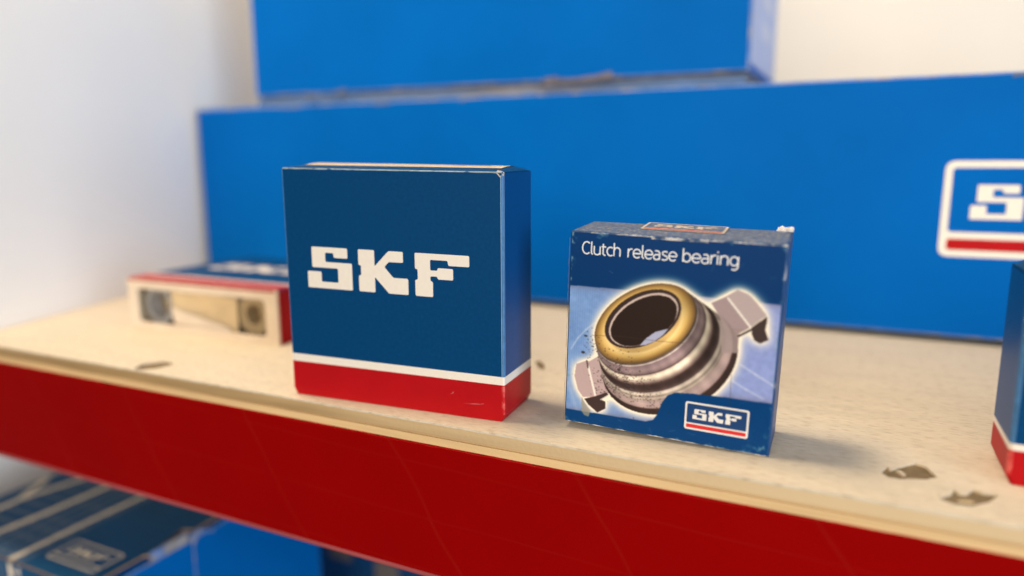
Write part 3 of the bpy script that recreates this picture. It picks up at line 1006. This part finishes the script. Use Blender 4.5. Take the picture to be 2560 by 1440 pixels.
    img = mixc(img, np.clip(rub, 0, .75), srgb(120, 150, 165))
    scr = np.zeros(U.shape)
    for _ in range(26):
        u0, v0 = random.uniform(.05, .95), random.choice([random.uniform(.02, .07), random.uniform(.80, .96), random.uniform(0.02, 0.25)])
        a = random.gauss(0, .5)
        L_ = random.uniform(8, 40)
        scr = np.maximum(scr, (seg_d((u0 * 1000, v0 * 1000), (u0 * 1000 + L_ * math.cos(a), v0 * 1000 + L_ * math.sin(a))) < 0.0011) * random.uniform(.1, .35))
    img = mixc(img, scr * (img[..., 0] < .3), srgb(130, 155, 180))
    img *= (1 + (rng.random(U.shape)[..., None] - .5) * 0.05)
    img = np.clip(img, 0, 1)
    linc = np.where(img <= 0.04045, img / 12.92, ((img + 0.055) / 1.055) ** 2.4)
    # sheet
    CAv, CBv, CCv, CDv = (np.array(p) for p in (CA, CB, CC, CDD))
    uu, vv = (0.009 + U * 0.982)[..., None], (0.006 + Vv * 0.988)[..., None]
    P = CAv * (1 - uu) * (1 - vv) + CBv * uu * (1 - vv) + CCv * uu * vv + CDv * (1 - uu) * vv
    P = P + np.array([0, -1, 0]) * (0.00004)
    # the panel bellies out a little, unevenly
    P[..., 1] -= 0.00025 * np.sin(np.pi * U) * np.sin(np.pi * Vv)
    P = P.reshape(-1, 3)
    idx = np.arange(N * N).reshape(N, N)
    Fq = np.stack([idx[:-1, :-1], idx[:-1, 1:], idx[1:, 1:], idx[1:, :-1]], -1).reshape(-1, 4)
    me = bpy.data.meshes.new('printed_front')
    me.vertices.add(len(P))
    me.vertices.foreach_set('co', P.astype(np.float32).ravel())
    me.loops.add(Fq.size)
    me.loops.foreach_set('vertex_index', Fq.astype(np.int32).ravel())
    me.polygons.add(len(Fq))
    me.polygons.foreach_set('loop_start', np.arange(0, Fq.size, 4, dtype=np.int32))
    me.update(calc_edges=True)
    at = me.color_attributes.new('print', 'FLOAT_COLOR', 'POINT')
    rgba = np.ones((N * N, 4), np.float32)
    rgba[:, :3] = linc.reshape(-1, 3)
    at.data.foreach_set('color', rgba.ravel())
    me.polygons.foreach_set('use_smooth', np.ones(len(Fq), bool))
    m = bpy.data.materials.new('printed_card')
    m.use_nodes = True
    p = m.node_tree.nodes['Principled BSDF']
    an = m.node_tree.nodes.new('ShaderNodeAttribute')
    an.attribute_name = 'print'
    m.node_tree.links.new(an.outputs['Color'], p.inputs['Base Color'])
    p.inputs['Roughness'].default_value = 0.42
    p.inputs['Specular IOR Level'].default_value = 0.12
    me.materials.append(m)
    return link(bpy.data.objects.new('printed_front', me), clutch)


front = clutch_picture()


class CFace:
    """print plane that follows the racked front face; u, v in metres"""
    def p(self, u, v, h=0.0):
        uu, vv = u / CW, v / CHT
        q = cface(uu, vv, h)
        q.y -= 0.00025 * math.sin(math.pi * min(max(uu, 0), 1)) * math.sin(math.pi * min(max(vv, 0), 1)) + 0.00006
        return q


CF = CFace()


def arc(cx, cy, rx, ry, a0_, a1_, n=16):
    return [(cx + rx * math.cos(math.radians(a0_ + (a1_ - a0_) * k / n)), cy + ry * math.sin(math.radians(a0_ + (a1_ - a0_) * k / n))) for k in range(n + 1)]


GLY = {
    'C': (0.92, [arc(.50, .725, .46, .70, 48, 312, 22)]),
    'l': (0.34, [[(.10, 1.5), (.10, .25)] + arc(.30, .22, .20, .20, 180, 262, 6)]),
    'u': (0.84, [[(.05, 1.0), (.05, .35)] + arc(.36, .32, .31, .32, 180, 300, 10) + [(.67, .22)], [(.69, 1.0), (.69, 0)]]),
    't': (0.56, [[(.17, 1.32), (.17, .25)] + arc(.40, .24, .23, .23, 180, 280, 8), [(.0, .98), (.47, .98)]]),
    'c': (0.72, [arc(.40, .5, .37, .49, 52, 308, 18)]),
    'h': (0.84, [[(.05, 1.5), (.05, 0)], [(.07, .70)] + arc(.37, .66, .31, .33, 130, 0, 12) + [(.68, 0)]]),
    'r': (0.54, [[(.05, 1.0), (.05, 0)], [(.07, .62)] + arc(.40, .62, .31, .36, 150, 78, 8)]),
    'e': (0.82, [arc(.39, .5, .37, .49, 2, 318, 22), [(.04, .50), (.76, .50)]]),
    'a': (0.80, [arc(.34, .68, .28, .31, 128, 0, 10) + [(.62, 0)], [(.61, .56), (.34, .56)] + arc(.32, .28, .28, .28, 90, 270, 10) + [(.45, .02), (.61, .18)]]),
    's': (0.70, [[(.56, .90), (.44, .97), (.28, .98), (.12, .90), (.08, .74), (.16, .60), (.34, .51), (.52, .42), (.59, .27), (.52, .09), (.34, .02), (.16, .03), (.04, .10)]]),
    'b': (0.84, [[(.05, 1.5), (.05, 0)], arc(.38, .5, .33, .48, 0, 360, 24)]),
    'i': (0.28, [[(.07, 1.0), (.07, 0)], [(.07, 1.26), (.07, 1.42)]]),
    'n': (0.84, [[(.05, 1.0), (.05, 0)], [(.07, .68)] + arc(.37, .66, .31, .33, 130, 0, 12) + [(.68, 0)]]),
    'g': (0.84, [arc(.37, .5, .33, .48, 0, 360, 24), [(.71, 1.0), (.71, -.08)] + arc(.38, -.08, .33, .36, 0, -125, 10)]),
}
M['text_white'] = mat('white_text_print', (0.74, 0.74, 0.75, 1), 0.5, 0.3)
for word, u0, u1 in (('Clutch', .063, .254), ('release', .290, .518), ('bearing', .548, .795)):
    adv = sum(GLY[ch][0] for ch in word) - 0.13
    sx = (u1 - u0) * CW / adv
    sy = 0.0425 * CHT
    x = u0 * CW
    for ch in word:
        w_, strokes = GLY[ch]
        ribbons('letter', CF, [[(x + px * sx, 0.8885 * CHT + py * sy) for px, py in s_] for s_ in strokes], 0.00048, 7e-5, M['text_white'], front)
        x += w_ * sx


def cbadge(x, y, W, parent, wht, blu, rd, pl, ratio=2.12, h=7e-5):
    H = W / ratio
    lg = print_poly('logo', pl, [rrect(x, y, x + W, y + H, 0.09 * H)], h, wht, parent)
    b = 0.065 * H
    print_poly('blue_field', pl, [rrect(x + b, y + 0.25 * H, x + W - b, y + H - b, 0.04 * H)], h + 4e-5, blu, lg)
    print_poly('red_bar', pl, [rrect(x + b, y + b, x + W - b, y + 0.20 * H, 0.03 * H)], h + 4e-5, rd, lg)
    letters(pl, x + 0.125 * W, y + 0.40 * H, 0.755 * W, h + 8e-5, wht, lg)


M['logo_white'] = mat('logo_white', (0.74, 0.71, 0.68, 1), 0.5, 0.3, noise=0.05, nscale=400)
M['logo_red'] = mat('logo_red', (0.62, 0.022, 0.025, 1), 0.45, 0.35)
M['logo_navy'] = mat('logo_navy', (0.0015, 0.040, 0.150, 1), 0.42, 0.4)
cbadge(0.608 * CW, 0.0735 * CHT, 0.2915 * CW, clutch, M['logo_white'], M['logo_navy'], M['logo_red'], CF)
# dusty logo on the top flap
M['dust_white'] = mat('dusty_logo_white', (0.46, 0.41, 0.36, 1), 0.8, 0.1, noise=0.25, nscale=700)
M['dust_red'] = mat('dusty_logo_red', (0.42, 0.10, 0.09, 1), 0.8, 0.1, noise=0.2, nscale=700)
_o = cpt(-CW, 0, CHT)
_x = (cpt(0, 0, CHT) - _o)
PTOP = Plane2(_o + Vector((0, 0, 0.00075)), _x, Vector((0, CD, 0.0022)))
cbadge(0.315 * CW, 0.0085, 0.395 * CW, clutch, M['dust_white'], M['dust'], M['dust_red'], PTOP, 2.05, 5e-5)


# rubbed pale rim along the top front edge, raw board along the left edge
def edge_strip(name, A, B, n, w, out, m_, parent, side):
    V, F = [], []
    A, B = Vector(A), Vector(B)
    for i in range(n + 1):
        p = A.lerp(B, i / n)
        ww = w * random.uniform(0.25, 1.0)
        V += [p + out, p + out + Vector(side) * ww]
    for i in range(n):
        F.append((2 * i, 2 * i + 2, 2 * i + 3, 2 * i + 1))
    return mesh_obj(name, V, F, m_, parent)


M['fray'] = mat('frayed_board_white', (0.60, 0.57, 0.54, 1), 0.85, 0.1, noise=0.3, nscale=800, dark=(0.05, 0.09, 0.17, 1), dscale=200, dthr=(0.46, 0.58))
edge_strip('frayed_edge', cface(.004, .9945), cface(.996, .9945), 90, 0.0006, Vector((0, -0.00016, -0.0001)), M['fray'], clutch, (0, 0.0003, 1))
edge_strip('frayed_edge', cface(.40, .9850), cface(.66, .9850), 40, 0.0009, Vector((0, -0.00034, 0)), M['fray'], clutch, (0, 0.0002, 1))
edge_strip('frayed_edge', cface(.02, .0035), cface(.985, .0035), 90, 0.00035, Vector((0, -0.00012, 0)), M['fray'], clutch, (0, 0, 1))
edge_strip('raw_edge', cface(-.001, .004), cface(-.001, .965), 50, 0.0007, Vector((-0.0001, 0.0002, 0)), M['card_brown'], clutch, (-0.6, 1.0, 0))
# torn white corner standing up at the back right
bm = bmesh.new()
gx, gy = 8, 5
gv = []
for j in range(gy):
    row = []
    for i in range(gx):
        x = -0.0056 + 0.0056 * i / (gx - 1)
        y = CD - 0.0042 + 0.0040 * j / (gy - 1)
        z = 0.0004 + 0.0016 * math.sin(math.pi * min(1, (j + 0.6) / gy)) * (0.75 + 0.25 * math.sin(i * 1.3)) + random.uniform(-.0004, .0004)
        row.append(bm.verts.new(cpt(x, y, CHT) + Vector((random.uniform(-.0003, .0003), random.uniform(-.0002, .0002), z))))
    gv.append(row)
for j in range(gy - 1):
    for i in range(gx - 1):
        bm.faces.new((gv[j][i], gv[j][i + 1], gv[j + 1][i + 1], gv[j + 1][i]))
ex_ = bmesh.ops.extrude_face_region(bm, geom=bm.faces[:])
for v in [e for e in ex_['geom'] if isinstance(e, bmesh.types.BMVert)]:
    v.co.z -= 0.0007
bmesh.ops.recalc_face_normals(bm, faces=bm.faces[:])
me = bpy.data.meshes.new('torn_corner')
bm.to_mesh(me)
bm.free()
me.materials.append(M['paper'])
link(bpy.data.objects.new('torn_corner', me), clutch)

# ------------------------------------------------------------------ below the shelf: printed carton, dark carton, lower board
V, F = box_mesh(-0.34, 0.75, -0.03, 0.559, -0.312, -0.300)
lower = mesh_obj('lower_board', V, F, M['ply_light'])
lower['kind'] = 'structure'

ZC = -0.13
KX0, KX1, KY0, KY1 = -0.2420, -0.0790, -0.0085, 0.178
kart = thing('printed_carton', 'dark navy lidded carton with cream line drawings and bright blue side, below the shelf', 'carton', (0, 0, -0.2998))
zo = 0.2998  # thing origin stands on the lower board


def kz(z):
    return z + zo


bevel_box('carton_body', (KX0 + 0.001, KX1 + 0.004, KY0 + 0.0012, KY1, kz(-0.2997), kz(ZC - 0.0042)), M['blue'], kart, bev=0.0008, seg=2, wear=M['blue_edge'])
# lid with a stepped right edge
lidp = [(KX0, KY0), (KX1 - 0.0005, KY0), (KX1, 0.0285), (KX1 + 0.002, 0.0305), (KX1 - 0.0045, 0.0560), (KX1 - 0.0050, 0.0600), (KX1 + 0.002, 0.0640), (KX1 + 0.002, KY1), (KX0, KY1)]
V = [(x, y, kz(ZC)) for x, y in lidp] + [(x, y, kz(ZC - 0.0012)) for x, y in lidp]
n = len(lidp)
F = [list(range(n))] + [[i, n + i, n + (i + 1) % n, (i + 1) % n] for i in range(n)] + [list(range(2 * n - 1, n - 1, -1))]
lid = mesh_obj('lid', V, F, None, kart, mats=[M['lid'], M['card_brown']], fmat=[0] + [1] * n + [0])
V, F = box_mesh(KX0 + 0.0006, KX1 + 0.0005, KY0 - 0.0004, KY0 + 0.0010, kz(-0.2996), kz(ZC - 0.0016))
fpan = mesh_obj('front_panel', V, F, M['lid'], kart)
PLID = Plane2((0, 0, kz(ZC)), (1, 0, 0), (0, 1, 0))


def stroke(name, pts, w, h, m_, parent=None, plane=None):
    ribbons(name, plane or PLID, [pts], w, h, m_, parent or lid)


stroke('print_line', [(-0.1484, -0.0084), (-0.1492, 0.0366), (-0.1478, 0.175)], 0.0042, 6e-5, M['lid_cream'])
stroke('print_line', [(-0.1895, -0.0084), (-0.1889, 0.009), (-0.1868, 0.0381), (-0.1847, 0.175)], 0.0050, 6e-5, M['lid_cream'])
stroke('print_line', [(-0.2216, -0.0084), (-0.2226, 0.0282), (-0.2240, 0.0439), (-0.2154, 0.0814), (-0.205, 0.120)], 0.0052, 6e-5, M['lid_cream'])
stroke('print_line', [(-0.2240, 0.0420), (-0.2405, 0.0720)], 0.0050, 7e-5, M['lid_cream'])
for x in (-0.1398, -0.1565, -0.1660, -0.1740, -0.1815):
    stroke('print_line', [(x, -0.0050), (x - 0.003, 0.035), (x - 0.002, 0.175)], 0.0034 if x < -0.15 else 0.0024, 4e-5, M['lid_soft'])
for y in (-0.0050, 0.0112, 0.0230, 0.0340, 0.0560, 0.0800):
    stroke('print_line', [(-0.1868, y + 0.001), (-0.1390, y)], 0.0028, 5e-5, M['lid_soft'])
for k in range(9):
    y = -0.004 + 0.0115 * k
    stroke('print_line', [(-0.2190, y), (-0.1910, y + 0.001)], 0.0036, 5e-5, M['lid_soft'])
# outlined logo on the lid: frame, rule and letters in cream line only
lx0, ly0, lx1, ly1 = -0.1328, 0.0028, -0.0893, 0.0242
fr_o, fr_i = rrect(lx0, ly0, lx1, ly1, 0.0024), rrect(lx0 + 0.0013, ly0 + 0.0013, lx1 - 0.0013, ly1 - 0.0013, 0.0014)
n = len(fr_o)
V = [PLID.p(x, y, 7e-5) for x, y in fr_o] + [PLID.p(x, y, 7e-5) for x, y in fr_i]
F = [(i, (i + 1) % n, n + (i + 1) % n, n + i) for i in range(n)]
mesh_obj('logo_frame', V, F, M['lid_cream'], lid)
stroke('logo_rule', [(lx0 + 0.0013, ly0 + 0.0052), (lx1 - 0.0013, ly0 + 0.0052)], 0.0013, 8e-5, M['lid_cream'])
letters(PLID, lx0 + 0.0065, ly0 + 0.0089, 0.0310, 8e-5, M['lid_cream'], lid)
# stripes printed on the carton's front
PKF = Plane2((0, KY0 - 0.00045, 0), (1, 0, 0), (0, 0, 1))
for x, w_, m_ in ((-0.1484, 0.0040, 'lid_cream'), (-0.1548, 0.0016, 'lid_soft'), (-0.1590, 0.0016, 'lid_soft'), (-0.1395, 0.0012, 'lid_cream'), (-0.1895, 0.004, 'lid_cream')):
    stroke('print_line', [(x, kz(-0.21)), (x, kz(ZC - 0.0025))], w_, 6e-5, M[m_], fpan, PKF)
stroke('print_line', [(-0.1466, kz(-0.1365)), (-0.1395, kz(-0.1365))], 0.0012, 7e-5, M['lid_cream'], fpan, PKF)
# side flap standing a little above the lid, with a pale rubbed top edge and a torn tongue
V, F = box_mesh(KX1 + 0.0021, KX1 + 0.0040, 0.0310, 0.0575, kz(ZC - 0.0043), kz(ZC + 0.0016))
mesh_obj('side_flap', V, F, M['blue_edge'], kart)
lp = [(0.0575, kz(ZC - 0.001)), (0.0640, kz(ZC + 0.0012)), (0.0760, kz(ZC - 0.0046)), (0.0765, kz(ZC - 0.0066)), (0.0650, kz(ZC - 0.0022)), (0.0600, kz(ZC - 0.0075))]
V = [(KX1 + 0.0046, y, z) for y, z in lp] + [(KX1 + 0.0056, y, z) for y, z in lp]
n = len(lp)
F = [[i, (i + 1) % n, n + (i + 1) % n, n + i] for i in range(n)]
for t in tessellate_polygon([[Vector((y, z, 0)) for y, z in lp]]):
    F += [list(t), [n + i for i in t][::-1]]
mesh_obj('torn_tongue', V, F, M['blue_edge'], kart)
V, F = box_mesh(KX1 + 0.0040, KX1 + 0.0043, 0.0602, 0.0608, kz(-0.2990), kz(ZC - 0.006))
mesh_obj('crease_line', V, F, M['blue_edge'], kart)

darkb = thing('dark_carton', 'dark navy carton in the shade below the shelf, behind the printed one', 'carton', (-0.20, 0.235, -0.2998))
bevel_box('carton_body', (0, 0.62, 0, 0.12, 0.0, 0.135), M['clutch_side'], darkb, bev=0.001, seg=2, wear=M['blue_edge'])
PDK = Plane2((0, -0.00003, 0), (1, 0, 0), (0, 0, 1))
M['slate'] = mat('slate_print', (0.11, 0.10, 0.105, 1), 0.6, 0.2)
print_poly('print_patch', PDK, [rrect(0.085, 0.050, 0.110, 0.090, 0.003)], 5e-5, M['slate'], darkb)
print_poly('print_patch', PDK, [rrect(0.135, 0.025, 0.160, 0.060, 0.003)], 5e-5, M['slate'], darkb)
